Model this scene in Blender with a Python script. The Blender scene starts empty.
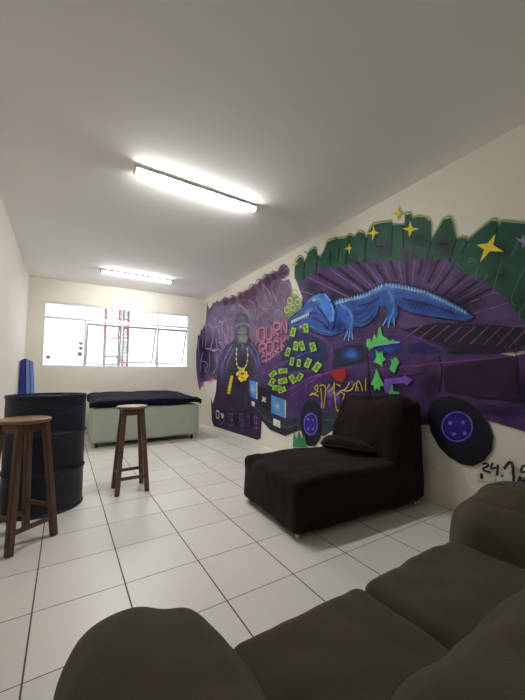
import bpy, bmesh, math, random
from mathutils import Vector, Matrix, noise, geometry
C = bpy.context.scene.collection
random.seed(4)
PI = math.pi

# ------------------------------------------------------------ survey of the room (metres)
TILE = .42
RX, LX, YB, YF, H = 2.848, -.645, 7.302, -1.25, 3.017      # right wall, left wall, window wall, wall behind, ceiling
EYE = Vector((0, 0, 1.1413))
yaw, pitch, roll, FPX = .5505, .0801, -.0028, 320.6
cy, sy, cp, sp = math.cos(yaw), math.sin(yaw), math.cos(pitch), math.sin(pitch)
fw = Vector((sy*cp, cy*cp, sp)); r0 = Vector((cy, -sy, 0)); u0 = r0.cross(fw)
rt = math.cos(roll)*r0 + math.sin(roll)*u0; up = -math.sin(roll)*r0 + math.cos(roll)*u0

# ------------------------------------------------------------ materials
def srgb(*c):
    return tuple(((v/255)/12.92 if v/255 <= .04045 else (((v/255)+.055)/1.055)**2.4) for v in c)
def mat(name, col, rough=.6, metal=0, var=0, scale=8, bump=0, bscale=60, spec=.5, sheen=0, stretch=None):
    m = bpy.data.materials.new(name); m.use_nodes = True
    nt = m.node_tree; b = nt.nodes['Principled BSDF']
    b.inputs['Base Color'].default_value = (*col, 1); b.inputs['Roughness'].default_value = rough
    b.inputs['Metallic'].default_value = metal; b.inputs['Specular IOR Level'].default_value = spec
    if sheen: b.inputs['Sheen Weight'].default_value = sheen; b.inputs['Sheen Roughness'].default_value = .5
    tc = nt.nodes.new('ShaderNodeTexCoord'); mp = nt.nodes.new('ShaderNodeMapping')
    nt.links.new(tc.outputs['Object'], mp.inputs[0])
    if stretch: mp.inputs['Scale'].default_value = stretch
    if var:
        n = nt.nodes.new('ShaderNodeTexNoise'); n.inputs['Scale'].default_value = scale; n.inputs['Detail'].default_value = 6
        nt.links.new(mp.outputs[0], n.inputs['Vector'])
        cr = nt.nodes.new('ShaderNodeValToRGB')
        cr.color_ramp.elements[0].position = .3; cr.color_ramp.elements[1].position = .7
        cr.color_ramp.elements[0].color = (*[c*(1-var) for c in col], 1)
        cr.color_ramp.elements[1].color = (*[min(1, c*(1+var)) for c in col], 1)
        nt.links.new(n.outputs['Fac'], cr.inputs[0]); nt.links.new(cr.outputs[0], b.inputs['Base Color'])
    if bump:
        n = nt.nodes.new('ShaderNodeTexNoise'); n.inputs['Scale'].default_value = bscale; n.inputs['Detail'].default_value = 5
        nt.links.new(mp.outputs[0], n.inputs['Vector'])
        bp = nt.nodes.new('ShaderNodeBump'); bp.inputs['Strength'].default_value = bump; bp.inputs['Distance'].default_value = .01
        nt.links.new(n.outputs['Fac'], bp.inputs['Height']); nt.links.new(bp.outputs[0], b.inputs['Normal'])
    return m

def floor_mat():
    m = bpy.data.materials.new('ceramic_tile'); m.use_nodes = True
    nt = m.node_tree; N = nt.nodes; L = nt.links; b = N['Principled BSDF']
    g = N.new('ShaderNodeNewGeometry'); s = N.new('ShaderNodeSeparateXYZ'); L.new(g.outputs['Position'], s.inputs[0])
    def mth(op, a, c=None):
        n = N.new('ShaderNodeMath'); n.operation = op
        if isinstance(a, (int, float)): n.inputs[0].default_value = a
        else: L.new(a, n.inputs[0])
        if c is not None:
            if isinstance(c, (int, float)): n.inputs[1].default_value = c
            else: L.new(c, n.inputs[1])
        return n.outputs[0]
    def axis(o, off):
        v = mth('DIVIDE', mth('ADD', o, off), TILE)
        fr = mth('FRACT', v); return mth('FLOOR', v), mth('MINIMUM', fr, mth('SUBTRACT', 1, fr))
    ix, dx = axis(s.outputs['X'], .5123+4.2); iy, dy = axis(s.outputs['Y'], -1.9898+8.4)
    d = mth('MINIMUM', mth('MULTIPLY', dx, .9), mth('MULTIPLY', dy, 1.35))
    mr = N.new('ShaderNodeMapRange'); mr.inputs['From Min'].default_value = .0055; mr.inputs['From Max'].default_value = .0095
    L.new(d, mr.inputs['Value'])
    cx = N.new('ShaderNodeCombineXYZ'); L.new(ix, cx.inputs[0]); L.new(iy, cx.inputs[1])
    wn = N.new('ShaderNodeTexWhiteNoise'); L.new(cx.outputs[0], wn.inputs['Vector'])
    tile = N.new('ShaderNodeMix'); tile.data_type = 'RGBA'
    tile.inputs['A'].default_value = (*srgb(233, 230, 222), 1); tile.inputs['B'].default_value = (*srgb(241, 238, 230), 1)
    L.new(wn.outputs['Value'], tile.inputs['Factor'])
    nz = N.new('ShaderNodeTexNoise'); nz.inputs['Scale'].default_value = 1.7; nz.inputs['Detail'].default_value = 5
    L.new(g.outputs['Position'], nz.inputs['Vector'])
    mul = N.new('ShaderNodeMix'); mul.data_type = 'RGBA'; mul.blend_type = 'MULTIPLY'; mul.inputs['Factor'].default_value = .16
    L.new(tile.outputs['Result'], mul.inputs['A']); L.new(nz.outputs['Fac'], mul.inputs['B'])
    mx = N.new('ShaderNodeMix'); mx.data_type = 'RGBA'; mx.inputs['A'].default_value = (*srgb(84, 74, 66), 1)
    L.new(mul.outputs['Result'], mx.inputs['B']); L.new(mr.outputs[0], mx.inputs['Factor'])
    L.new(mx.outputs['Result'], b.inputs['Base Color'])
    rr = N.new('ShaderNodeMapRange'); rr.inputs['To Min'].default_value = .8; rr.inputs['To Max'].default_value = .33
    L.new(mr.outputs[0], rr.inputs['Value']); L.new(rr.outputs[0], b.inputs['Roughness'])
    bp = N.new('ShaderNodeBump'); bp.inputs['Strength'].default_value = .4; bp.inputs['Distance'].default_value = .002
    L.new(mr.outputs[0], bp.inputs['Height']); L.new(bp.outputs[0], b.inputs['Normal'])
    return m

def paint_mat():
    m = bpy.data.materials.new('spray_paint'); m.use_nodes = True
    nt = m.node_tree; N = nt.nodes; L = nt.links; b = N['Principled BSDF']; out = N['Material Output']
    a = N.new('ShaderNodeAttribute'); a.attribute_name = 'paint'
    g = N.new('ShaderNodeNewGeometry'); nz = N.new('ShaderNodeTexNoise'); nz.inputs['Scale'].default_value = 9; nz.inputs['Detail'].default_value = 7
    L.new(g.outputs['Position'], nz.inputs['Vector'])
    mr = N.new('ShaderNodeMapRange'); mr.inputs['From Min'].default_value = .3; mr.inputs['From Max'].default_value = .7
    mr.inputs['To Min'].default_value = .72; mr.inputs['To Max'].default_value = 1.2; L.new(nz.outputs['Fac'], mr.inputs['Value'])
    vm = N.new('ShaderNodeVectorMath'); vm.operation = 'SCALE'; L.new(a.outputs['Color'], vm.inputs[0]); L.new(mr.outputs[0], vm.inputs['Scale'])
    L.new(vm.outputs[0], b.inputs['Base Color']); b.inputs['Roughness'].default_value = .55; b.inputs['Specular IOR Level'].default_value = .3
    t = N.new('ShaderNodeBsdfTransparent'); mx = N.new('ShaderNodeMixShader')
    L.new(a.outputs['Alpha'], mx.inputs[0]); L.new(t.outputs[0], mx.inputs[1]); L.new(b.outputs[0], mx.inputs[2]); L.new(mx.outputs[0], out.inputs['Surface'])
    return m
def emit(name, col, s):
    m = bpy.data.materials.new(name); m.use_nodes = True; b = m.node_tree.nodes['Principled BSDF']
    b.inputs['Base Color'].default_value = (.9, .9, .9, 1)
    b.inputs['Emission Color'].default_value = (*col, 1); b.inputs['Emission Strength'].default_value = s
    return m
def glass_mat():
    m = bpy.data.materials.new('window_glass'); m.use_nodes = True; nt = m.node_tree; N = nt.nodes; L = nt.links
    N.remove(N['Principled BSDF'])
    t = N.new('ShaderNodeBsdfTransparent'); t.inputs[0].default_value = (.94, .96, .97, 1)
    g = N.new('ShaderNodeBsdfGlossy'); g.inputs['Roughness'].default_value = .03
    mx = N.new('ShaderNodeMixShader'); mx.inputs[0].default_value = .05
    L.new(t.outputs[0], mx.inputs[1]); L.new(g.outputs[0], mx.inputs[2]); L.new(mx.outputs[0], N['Material Output'].inputs['Surface'])
    return m

M = dict(
    wall=mat('wall_paint', srgb(228, 223, 210), .7, var=.03, scale=2, bump=.08, bscale=90),
    ceil=mat('ceiling_paint', srgb(240, 239, 236), .85, var=.02, scale=1.3),
    floor=floor_mat(), paint=paint_mat(), glass=glass_mat(),
    alu=mat('aluminium', srgb(222, 222, 226), .45, .1, var=.05, scale=20),
    sash=mat('sash_metal', srgb(140, 140, 148), .5, .1),
    wood=mat('stool_wood', srgb(94, 67, 50), .5, var=.28, scale=5, stretch=(9, 9, 1.2), bump=.15, bscale=14),
    seatwood=mat('seat_wood', srgb(136, 104, 76), .35, var=.18, scale=5, stretch=(1.5, 12, 4), bump=.08, bscale=14),
    drum=mat('drum_paint', srgb(18, 25, 42), .45, .2, var=.15, scale=6, bump=.08, bscale=20),
    brown=mat('dark_brown_stretch_fabric', srgb(34, 25, 21), .95, var=.2, scale=5, bump=.25, bscale=240, spec=.1, sheen=.05),
    olive=mat('olive_brown_suede', srgb(76, 70, 55), .95, var=.14, scale=6, bump=.3, bscale=300, spec=.1, sheen=.12),
    leg=mat('chrome_foot', srgb(170, 168, 160), .25, .9, var=.1, scale=30),
    bed=mat('pale_green_vinyl', srgb(172, 180, 164), .55, var=.04, scale=3, bump=.1, bscale=15),
    cover=mat('navy_cover', srgb(13, 15, 34), .85, var=.2, scale=5, bump=.3, bscale=25, spec=.2),
    bedfoot=mat('bed_foot', srgb(50, 48, 46), .5, var=.1),
    blue=mat('blue_mat_vinyl', srgb(36, 56, 146), .5, var=.1, scale=4),
    bluel=mat('light_blue_vinyl', srgb(110, 132, 190), .5, var=.06, scale=4),
    plastic=mat('white_plastic', srgb(215, 210, 198), .4, var=.03),
    black=mat('black_rubber', srgb(26, 26, 28), .5, var=.1),
    tred=mat('tower_red', srgb(168, 96, 100), .6, var=.1), twhite=mat('tower_white', srgb(140, 128, 134), .6, var=.05),
    tube=emit('lamp_diffuser', (1, .985, .965), 27.0),
)

# ------------------------------------------------------------ helpers
def obj(name, bm, m, parent=None, smooth=True):
    me = bpy.data.meshes.new(name)
    bmesh.ops.recalc_face_normals(bm, faces=bm.faces)
    bm.to_mesh(me); bm.free()
    if smooth:
        for p in me.polygons: p.use_smooth = True
        me.set_sharp_from_angle(angle=math.radians(38))
    me.materials.append(M[m] if isinstance(m, str) else m)
    o = bpy.data.objects.new(name, me); C.objects.link(o)
    if parent: o.parent = parent
    return o
def thing(name, label, cat, loc=(0, 0, 0), rotz=0, group=None):
    o = bpy.data.objects.new(name, None); C.objects.link(o); o.empty_display_size = .1
    o.location = loc; o.rotation_euler = (0, 0, rotz)
    o['label'] = label; o['category'] = cat
    if group: o['group'] = group
    return o
def tag(o, label, cat, group=None):
    o['label'] = label; o['category'] = cat
    if group: o['group'] = group
    return o
def struct(o): o['kind'] = 'structure'; return o
def box(bm, x0, y0, z0, x1, y1, z1, bev=0, mtx=None):
    r = bmesh.ops.create_cube(bm, size=1)['verts']
    for v in r:
        v.co = Vector(((x0+x1)/2+v.co.x*(x1-x0), (y0+y1)/2+v.co.y*(y1-y0), (z0+z1)/2+v.co.z*(z1-z0)))
    if bev:
        es = list({e for v in r for e in v.link_edges})
        res = bmesh.ops.bevel(bm, geom=es, offset=bev, segments=2, affect='EDGES', profile=.6)
        r = list({v for f in res['faces'] for v in f.verts} | {v for v in r if v.is_valid})
    if mtx: bmesh.ops.transform(bm, matrix=mtx, verts=r)
    return r
def bar(bm, a, b, w, d=None, bev=.003):          # square bar between two points, ends cut level
    d = d or w; a = Vector(a); b = Vector(b); n = (b-a)
    x = Vector((1, 0, 0)) if abs(n.normalized().x) < .8 else Vector((0, 1, 0))
    z = n.normalized(); y = z.cross(x).normalized(); x = y.cross(z).normalized()
    q = []
    for p in (a, b):
        for s, t in ((-1, -1), (1, -1), (1, 1), (-1, 1)): q.append(bm.verts.new(p+x*s*w/2+y*t*d/2))
    fs = [bm.faces.new(q[0:4][::-1]), bm.faces.new(q[4:8])]
    for k in range(4): fs.append(bm.faces.new((q[k], q[(k+1) % 4], q[4+(k+1) % 4], q[4+k])))
    if bev:
        bmesh.ops.bevel(bm, geom=list({e for f in fs for e in f.edges}), offset=bev, segments=2, affect='EDGES')
def lathe(bm, prof, seg=48, c=(0, 0, 0)):
    rings = []
    for r, z in prof:
        if r < 1e-6: rings.append([bm.verts.new((c[0], c[1], c[2]+z))]); continue
        rings.append([bm.verts.new((c[0]+r*math.cos(2*PI*k/seg), c[1]+r*math.sin(2*PI*k/seg), c[2]+z)) for k in range(seg)])
    for A, B in zip(rings, rings[1:]):
        for k in range(seg):
            j = (k+1) % seg
            if len(A) == 1: bm.faces.new((A[0], B[k], B[j]))
            elif len(B) == 1: bm.faces.new((A[k], A[j], B[0]))
            else: bm.faces.new((A[k], A[j], B[j], B[k]))
def cushion(bm, x0, y0, z0, x1, y1, z1, r=.06, bulge=(0, 0, 0), wr=.004, wf=6, n=26, seed=0, fn=None):
    """a soft upholstered block: rounded edges, swollen faces, small folds"""
    c = Vector(((x0+x1)/2, (y0+y1)/2, (z0+z1)/2)); h = Vector(((x1-x0)/2, (y1-y0)/2, (z1-z0)/2))
    b2 = bmesh.new(); bmesh.ops.create_cube(b2, size=2)
    bmesh.ops.subdivide_edges(b2, edges=b2.edges[:], cuts=n, use_grid_fill=True)
    for v in b2.verts:
        u = v.co.copy()
        # denser sampling towards the edges
        u = Vector([math.sin(q*PI/2)*.55+q*.45 for q in u])
        p = Vector((u.x*h.x, u.y*h.y, u.z*h.z))
        inn = Vector([max(-(h[k]-min(r, h[k])), min(h[k]-min(r, h[k]), p[k])) for k in range(3)])
        d = p-inn
        if d.length > 1e-9:
            rr = Vector([min(r, h[k]) for k in range(3)])
            dn = Vector([d[k]/rr[k] for k in range(3)]); m_ = max(abs(q) for q in dn); L_ = dn.length
            p = inn + Vector([d[k]*(m_/L_) for k in range(3)])
        w = [1-u[k]**2 for k in range(3)]
        p.x += math.copysign(1, u.x)*bulge[0]*max(0, w[1])*max(0, w[2])*abs(u.x)
        p.y += math.copysign(1, u.y)*bulge[1]*max(0, w[0])*max(0, w[2])*abs(u.y)
        p.z += math.copysign(1, u.z)*bulge[2]*max(0, w[0])*max(0, w[1])*abs(u.z)
        p += c
        if wr:
            q = p*wf+Vector((seed, seed*1.7, 0))
            p += noise.noise_vector(q)*wr + noise.noise_vector(Vector((q.x*2.6, q.y*2.6, q.z*1.3)))*wr*.45
        if fn: p = fn(p, u)
        v.co = p
    me = bpy.data.meshes.new('t'); b2.to_mesh(me); b2.free(); bm.from_mesh(me); bpy.data.meshes.remove(me)

# ------------------------------------------------------------ room
def slab(name, *a, m='wall'):
    bm = bmesh.new(); box(bm, *a); return struct(obj(name, bm, m, smooth=False))
slab('floor', LX-.12, YF-.12, -.1, RX+.12, YB+.12, 0, m='floor')
slab('ceiling', LX-.12, YF-.12, H, RX+.12, YB+.12, H+.12, m='ceil')
slab('wall_left', LX-.12, YF, 0, LX, YB, H)
slab('wall_right', RX, YF, 0, RX+.12, YB, H)
slab('wall_front', LX-.12, YF-.12, 0, RX+.12, YF, H)
WX0, WX1, WZ0, WZ1 = -.40, 2.443, 1.325, 2.573
bm = bmesh.new()
box(bm, LX-.12, YB, 0, WX0, YB+.12, H); box(bm, WX1, YB, 0, RX+.12, YB+.12, H)
box(bm, WX0, YB, 0, WX1, YB+.12, WZ0); box(bm, WX0, YB, WZ1, WX1, YB+.12, H)
bmesh.ops.remove_doubles(bm, verts=bm.verts, dist=1e-5)
struct(obj('wall_back', bm, 'wall', smooth=False))

# window
win = bpy.data.objects.new('window_1', None); C.objects.link(win); win.location = (0, 0, 0); struct(win)
MX = [.318, 1.733]; TZ = 2.275
bm = bmesh.new(); fw_, y0, y1 = .028, YB+.012, YB+.062
box(bm, WX0, y0, WZ0, WX0+fw_, y1, WZ1, .003); box(bm, WX1-fw_, y0, WZ0, WX1, y1, WZ1, .003)
box(bm, WX0+fw_, y0, WZ0, WX1-fw_, y1, WZ0+fw_, .003); box(bm, WX0+fw_, y0, WZ1-fw_, WX1-fw_, y1, WZ1, .003)
obj('window_frame', bm, 'alu', win)
bm = bmesh.new(); box(bm, WX0+fw_, y0+.002, TZ-.018, WX1-fw_, y1-.002, TZ+.018, .003); obj('transom', bm, 'alu', win)
for x in MX:
    bm = bmesh.new(); box(bm, x-.02, y0+.001, WZ0+fw_, x+.02, y1-.001, WZ1-fw_, .003); obj('mullion', bm, 'alu', win)
bm = bmesh.new(); box(bm, 1.005-.012, y0+.004, WZ0+fw_, 1.005+.012, y1-.004, TZ-.018, .003); obj('mullion', bm, 'alu', win)
def pane(x0, z0, x1, z1, y):
    bm = bmesh.new(); box(bm, x0, y-.002, z0, x1, y+.002, z1); obj('pane', bm, 'glass', win, False)
pane(WX0+fw_, WZ0+fw_, MX[0]-.02, TZ-.018, YB+.035)
for a, b in ((WX0+fw_, MX[0]-.02), (MX[0]+.02, MX[1]-.02), (MX[1]+.02, WX1-fw_)): pane(a, TZ+.018, b, WZ1-fw_, YB+.035)
for k, (a, b, ang) in enumerate(((MX[0]+.024, .989, 13), (1.021, MX[1]-.024, 24), (MX[1]+.024, WX1-fw_-.004, 21))):
    top = TZ-.075; hh = top-(WZ0+fw_+.01)
    sh = bpy.data.objects.new('open_sash', None); C.objects.link(sh); sh.parent = win
    sh.location = (0, YB+.05, top); sh.rotation_euler = (math.radians(ang), 0, 0)
    bm = bmesh.new(); t = .02
    box(bm, a, -.012, -hh, a+t, .012, 0, .002); box(bm, b-t, -.012, -hh, b, .012, 0, .002)
    box(bm, a+t, -.012, -hh, b-t, .012, -hh+t, .002); box(bm, a+t, -.012, -t, b-t, .012, 0, .002)
    obj('sash_frame', bm, 'sash', sh)
    bm = bmesh.new(); box(bm, a+t, -.002, -hh+t, b-t, .002, -t); obj('pane', bm, 'glass', sh, False)
    bm = bmesh.new(); box(bm, a, y0+.01, top+.002, b, y1-.01, top+.02, .002); obj('hinge_rail', bm, 'alu', win)
for k, (x, z, s, lab) in enumerate(((.243, 1.80, .036, 'dark round sticker, topmost of three in a column on the left window pane'),
        (.246, 1.70, .035, 'dark round sticker, middle of three in a column on the left window pane'),
        (.234, 1.585, .042, 'dark round sticker, lowest of three in a column on the left window pane'),
        (-.292, 1.507, .034, 'lone small dark round sticker low on the left window pane'))):
    bm = bmesh.new(); lathe(bm, [(0, 0), (s, 0), (s, .003), (s*.8, .006), (0, .007)], 20)
    bmesh.ops.transform(bm, matrix=Matrix.Translation((x, YB+.0325, z)) @ Matrix.Rotation(PI/2, 4, 'X'), verts=bm.verts)
    tag(obj('sticker', bm, 'sash'), lab, 'sticker', 'stickers on the window')

# telecom tower outside
tw = thing('lattice_tower', 'red and white steel lattice telecom tower seen outside through the window', 'tower', (0, 0, -12))
def lattice(name, cx, cy, w, z0, z1, step, th):
    for i, z in enumerate([z0+step*k for k in range(int((z1-z0)/step))]):
        bm = bmesh.new(); q = [(cx+sx*w/2, cy+s2*w/2) for sx, s2 in ((-1, -1), (1, -1), (1, 1), (-1, 1))]
        for k in range(4):
            a, b = q[k], q[(k+1) % 4]
            bar(bm, (*a, z), (*a, z+step), th*1.5, bev=0); bar(bm, (*a, z), (*b, z), th, bev=0)
            bar(bm, (*a, z), (*b, z+step), th*.8, bev=0) if (i+k) % 2 else bar(bm, (*b, z), (*a, z+step), th*.8, bev=0)
        obj(name, bm, 'tred' if (i//2) % 2 == 0 else 'twhite', tw, False)
lattice('tower_section', 4.5, 40.8, 1.55, 0, 30, 2.2, .075)
lattice('mast_section', 5.85, 40.2, .55, 0, 30, 1.1, .09)

# outlets on the right wall
def outlet(y, z, w, h, lab, slot):
    t = thing('wall_outlet', lab, 'outlet', (RX, y, z))
    bm = bmesh.new(); box(bm, -.010, -w/2, -h/2, 0, w/2, h/2, .003); obj('plate', bm, 'plastic', t)
    if slot:
        bm = bmesh.new(); box(bm, -.0135, w*.12, -h*.25, -.010, w*.12+.022, h*.25, .001); obj('socket', bm, 'black', t)
outlet(1.727, .357, .085, .125, 'blank ivory outlet plate low on the wall beside the dark chaise', False)
outlet(1.29, .345, .13, .085, 'small ivory outlet with a black slot under the painted number', True)

# ------------------------------------------------------------ ceiling lamps
def lamp(x0, x1, ya, yb_, lab):
    cx_, cy_ = (x0+x1)/2, (ya+yb_)/2
    t = thing('tube_lamp', lab, 'ceiling lamp', (cx_, cy_, H), math.atan2(yb_-ya, x1-x0), 'tube lamps on the ceiling')
    L_ = (x1-x0)/2
    bm = bmesh.new(); box(bm, -L_, -.042, -.024, L_, .042, 0, .004); obj('housing', bm, 'plastic', t)
    bm = bmesh.new(); seg = 12; R_ = .028
    for e in (-L_+.02, L_-.02):
        pass
    pts = [(-R_*math.cos(PI*k/seg), -.024-R_*.85*math.sin(PI*k/seg)) for k in range(seg+1)]
    A = [bm.verts.new((-L_+.02, p[0], p[1])) for p in pts]; B = [bm.verts.new((L_-.02, p[0], p[1])) for p in pts]
    for k in range(seg): bm.faces.new((A[k], A[k+1], B[k+1], B[k]))
    bm.faces.new(A); bm.faces.new(B[::-1]); bm.faces.new((A[0], A[-1], B[-1], B[0]))
    obj('diffuser', bm, 'tube', t)
    for s in (-1, 1):
        bm = bmesh.new(); box(bm, s*(L_-.01)-.011, -.044, -.052, s*(L_-.01)+.011, .044, -.001, .004); obj('end_cap', bm, 'plastic', t)
lamp(.451, 1.739, 2.93, 2.965, 'bright white ceiling tube lamp nearest to the viewer')
lamp(.462, 1.713, 6.19, 6.24, 'bright white ceiling tube lamp farther away, near the window wall')

# ------------------------------------------------------------ oil drum
t = thing('oil_drum', 'dark blue-black steel drum standing on the tiles at the left wall', 'barrel', (-.125, 3.53, 0))
R_, Hh = .305, .98
bm = bmesh.new()
prof = [(0, .012), (R_-.012, .012), (R_-.01, 0), (R_+.006, 0), (R_+.008, .012), (R_, .022)]
def rib(z): return [(R_, z-.02), (R_+.005, z-.012), (R_+.011, z-.004), (R_+.011, z+.004), (R_+.005, z+.012), (R_, z+.02)]
prof += [(R_, .1), (R_, .2)] + rib(.33) + [(R_, .4), (R_, .5)] + rib(.65) + [(R_, .72)]
for z in (.83, .85, .87): prof += [(R_, z-.008), (R_+.003, z), (R_, z+.008)]
prof += [(R_, .945)]
lathe(bm, prof, 72); obj('shell', bm, 'drum', t)
bm = bmesh.new(); lathe(bm, [(R_, .945), (R_+.006, .953), (R_+.008, .97), (R_+.003, .98), (R_-.008, .98), (R_-.012, .965), (R_-.014, .96)], 72); obj('rim', bm, 'drum', t)
bm = bmesh.new(); lathe(bm, [(R_-.014, .96), (R_-.03, .956), (R_*.5, .957), (0, .957)], 72); obj('lid', bm, 'drum', t)
bm = bmesh.new(); lathe(bm, [(0, .973), (.026, .973), (.03, .969), (.03, .957)], 20, (.14, .1, 0)); obj('bung', bm, 'drum', t)

# ------------------------------------------------------------ bar stools
def stool(loc, rot, side, hh, srad, label, rungs):
    t = thing('bar_stool', label, 'stool', loc, rot, 'wooden bar stools')
    bm = bmesh.new()
    lathe(bm, [(0, hh-.03), (srad-.012, hh-.03), (srad-.003, hh-.025), (srad, hh-.015), (srad-.003, hh-.005), (srad-.014, hh), (0, hh)], 48)
    obj('seat', bm, 'seatwood', t)
    top, bot = side*.30, side*.5
    for sx, s2 in ((-1, -1), (1, -1), (1, 1), (-1, 1)):
        bm = bmesh.new(); bar(bm, (sx*bot, s2*bot, 0), (sx*top, s2*top, hh-.03), .041, bev=.004)
        bmesh.ops.bisect_plane(bm, geom=bm.verts[:]+bm.edges[:]+bm.faces[:], plane_co=(0, 0, 0), plane_no=(0, 0, -1), clear_outer=True)
        obj('leg', bm, 'wood', t)
    def at(z): f = z/(hh-.03); return bot+(top-bot)*f
    for k, z in enumerate(rungs):
        a = at(z); p = [((-a, -a), (a, -a)), ((-a, a), (a, a)), ((-a, -a), (-a, a)), ((a, -a), (a, a))][k]
        bm = bmesh.new(); d = Vector((p[1][0]-p[0][0], p[1][1]-p[0][1], 0)).normalized()*.014
        bar(bm, (p[0][0]+d.x, p[0][1]+d.y, z), (p[1][0]-d.x, p[1][1]-d.y, z), .022 if k < 2 else .02, .03 if k < 2 else .03, .003)
        obj('rung', bm, 'wood', t)
    a = at(hh-.06)
    for p in (((-a, -a), (a, -a)), ((-a, a), (a, a)), ((-a, -a), (-a, a)), ((a, -a), (a, a))):
        bm = bmesh.new(); d = Vector((p[1][0]-p[0][0], p[1][1]-p[0][1], 0)).normalized()*.014
        bar(bm, (p[0][0]+d.x, p[0][1]+d.y, hh-.065), (p[1][0]-d.x, p[1][1]-d.y, hh-.065), .02, .055, .003); obj('apron', bm, 'wood', t)
stool((.602, 3.55, 0), math.radians(0), .275, .84, .152, 'wooden bar stool standing free on the tiles before the bed', (.15, .17, .20, .20))
stool((-.235, 2.87, 0), math.radians(38), .30, .845, .165, 'wooden bar stool at the left edge in front of the drum', (.13, .13, .21, .21))

# ------------------------------------------------------------ bed
t = thing('box_bed', 'pale green upholstered box bed on small feet below the window', 'bed', (1.26, 6.44, 0), math.radians(-1.5))
bm = bmesh.new(); cushion(bm, -.86, -.70, .075, .895, .70, .622, r=.05, bulge=(.012, .012, 0), wr=.006, wf=4, n=30, seed=3); obj('box_base', bm, 'bed', t)
for sx in (-.78, 0, .78):
    for s2 in (-.61, .61):
        bm = bmesh.new(); lathe(bm, [(0, 0), (.026, 0), (.03, .01), (.024, .03), (.022, .085), (0, .085)], 16, (sx, s2, 0)); obj('foot', bm, 'bedfoot', t)
bm = bmesh.new()
def drape(p, u):
    cn = (abs(u.x)**6)*(abs(u.y)**6)
    p.x += math.copysign(1, u.x)*.05*cn; p.z -= .03*cn*(u.z > -.5)
    if u.z > 0:
        k_ = min(1, max(0, u.z)); p.z += k_*(.045*u.y-.035 - .05*max(0, (u.x-.45)/.55)**1.5*(1-.3*u.y))
    if u.z < -.2: p.z += .014*math.sin(p.x*9+1)+.01*math.sin(p.y*11) - (.02 if abs(u.x) > .97 else 0)
    if u.z > .2: p.z += .012*noise.noise(p*3.1)
    return p
cushion(bm, -.875, -.72, .650, .915, .70, .825, r=.08, bulge=(.01, .01, .012), wr=.012, wf=5, n=46, seed=8, fn=drape)
cv = obj('bed_cover', bm, 'cover'); cv.location = (1.26, 6.44, 0); cv.rotation_euler = (0, 0, math.radians(-1.5))
tag(cv, 'rumpled navy blue cover spread over the top of the pale bed', 'bed cover')

# blue folded mat in the corner
t = thing('folding_mat', 'blue folded foam mat standing upright in the corner behind the drum', 'mat', (-.495, 6.5, 0), math.radians(0))
bm = bmesh.new()
def wedge(bm, b, tpts, z1, z1b=None):
    A = [bm.verts.new((x, y, 0)) for x, y in b]; B = [bm.verts.new((x, y, z)) for (x, y), z in zip(tpts, z1)]
    bm.faces.new(A[::-1]); bm.faces.new(B); n = len(A)
    fs = [bm.faces.new((A[k], A[(k+1) % n], B[(k+1) % n], B[k])) for k in range(n)]
    bmesh.ops.bevel(bm, geom=list({e for f in fs for e in f.edges}), offset=.008, segments=2, affect='EDGES')
wedge(bm, [(-.145, 0), (.0, -.02), (.03, .05), (-.145, .08)], [(-.14, 0), (-.07, -.02), (-.06, .05), (-.14, .08)], (1.40, 1.44, 1.43, 1.40)); obj('panel', bm, 'blue', t)
bm = bmesh.new()
wedge(bm, [(.006, -.03), (.075, -.0), (.085, .09), (.036, .05)], [(-.064, -.03), (-.02, -.0), (-.01, .09), (-.054, .05)], (1.44, 1.42, 1.40, 1.42)); obj('panel', bm, 'bluel', t)['label'] = 'lighter blue edge panel'
bm = bmesh.new()
wedge(bm, [(.081, -.0), (.12, .02), (.13, .10), (.091, .09)], [(-.014, -.0), (.03, .02), (.035, .10), (-.004, .09)], (1.41, 1.39, 1.38, 1.40)); obj('panel', bm, 'bluel', t)['label'] = 'lighter blue edge panel'

# ------------------------------------------------------------ chaise
CHX, CHY, CHR = 1.385, 1.83, math.radians(-3.5)
def foot(x, y, par, m='leg', r=.022, h=.075):
    bm = bmesh.new(); lathe(bm, [(0, 0), (r*.9, 0), (r, .008), (r*.8, .02), (r*.75, .03), (r*1.15, .045), (r*1.2, h), (0, h)], 20, (x, y, 0)); obj('foot', bm, m, par)
t = thing('chaise_longue', 'dark brown slip-covered chaise longue against the painted wall', 'chaise', (CHX, CHY, 0), CHR)
LN, WD = 1.33, .86
bm = bmesh.new()
def ch(p, u):
    if u.z > 0:
        f = max(0, min(1, p.x/LN))
        p.z += .014*max(0, 1-((p.x-.06)/.12)**2-((p.y-WD+.1)/.1)**2)*1.6 + .015*math.sin(f*7)*(1-u.y*u.y*.3) + .010*noise.noise(p*4) + .02*f
        if u.y < -.85: p.z -= .0
    if u.x < -.8: p.x -= .008*math.sin(p.y*5)*u.z
    return p
cushion(bm, 0, 0, .04, LN, WD, .40, r=.035, bulge=(.006, .008, .022), wr=.012, wf=5, n=44, seed=1, fn=ch); obj('seat_base', bm, 'brown', t)
bm = bmesh.new()
def bk(p, u):
    z = (p.z-.4)/.5
    p.x += .05*z*0
    if u.x < 0: p.x += .13*max(0, z)**1.2-.03
    if u.z > .3: p.z += .018*math.sin(p.y*6+1.1)-.03*(u.y**4)*(1 if u.y > 0 else .2)
    return p
cushion(bm, 1.02, .005, .30, 1.355, WD-.01, .93, r=.09, bulge=(.035, .01, .02), wr=.02, wf=5, n=36, seed=5, fn=bk); obj('backrest', bm, 'brown', t)
bm = bmesh.new(); cushion(bm, 1.24, -.005, .06, 1.375, WD-.005, .90, r=.04, wr=.012, wf=5, n=24, seed=6); obj('back_frame', bm, 'brown', t)
for x, y in ((.05, .05), (.05, WD-.05), (1.3, .05), (1.3, WD-.05)): foot(x, y, t)
bm = bmesh.new()
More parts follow.
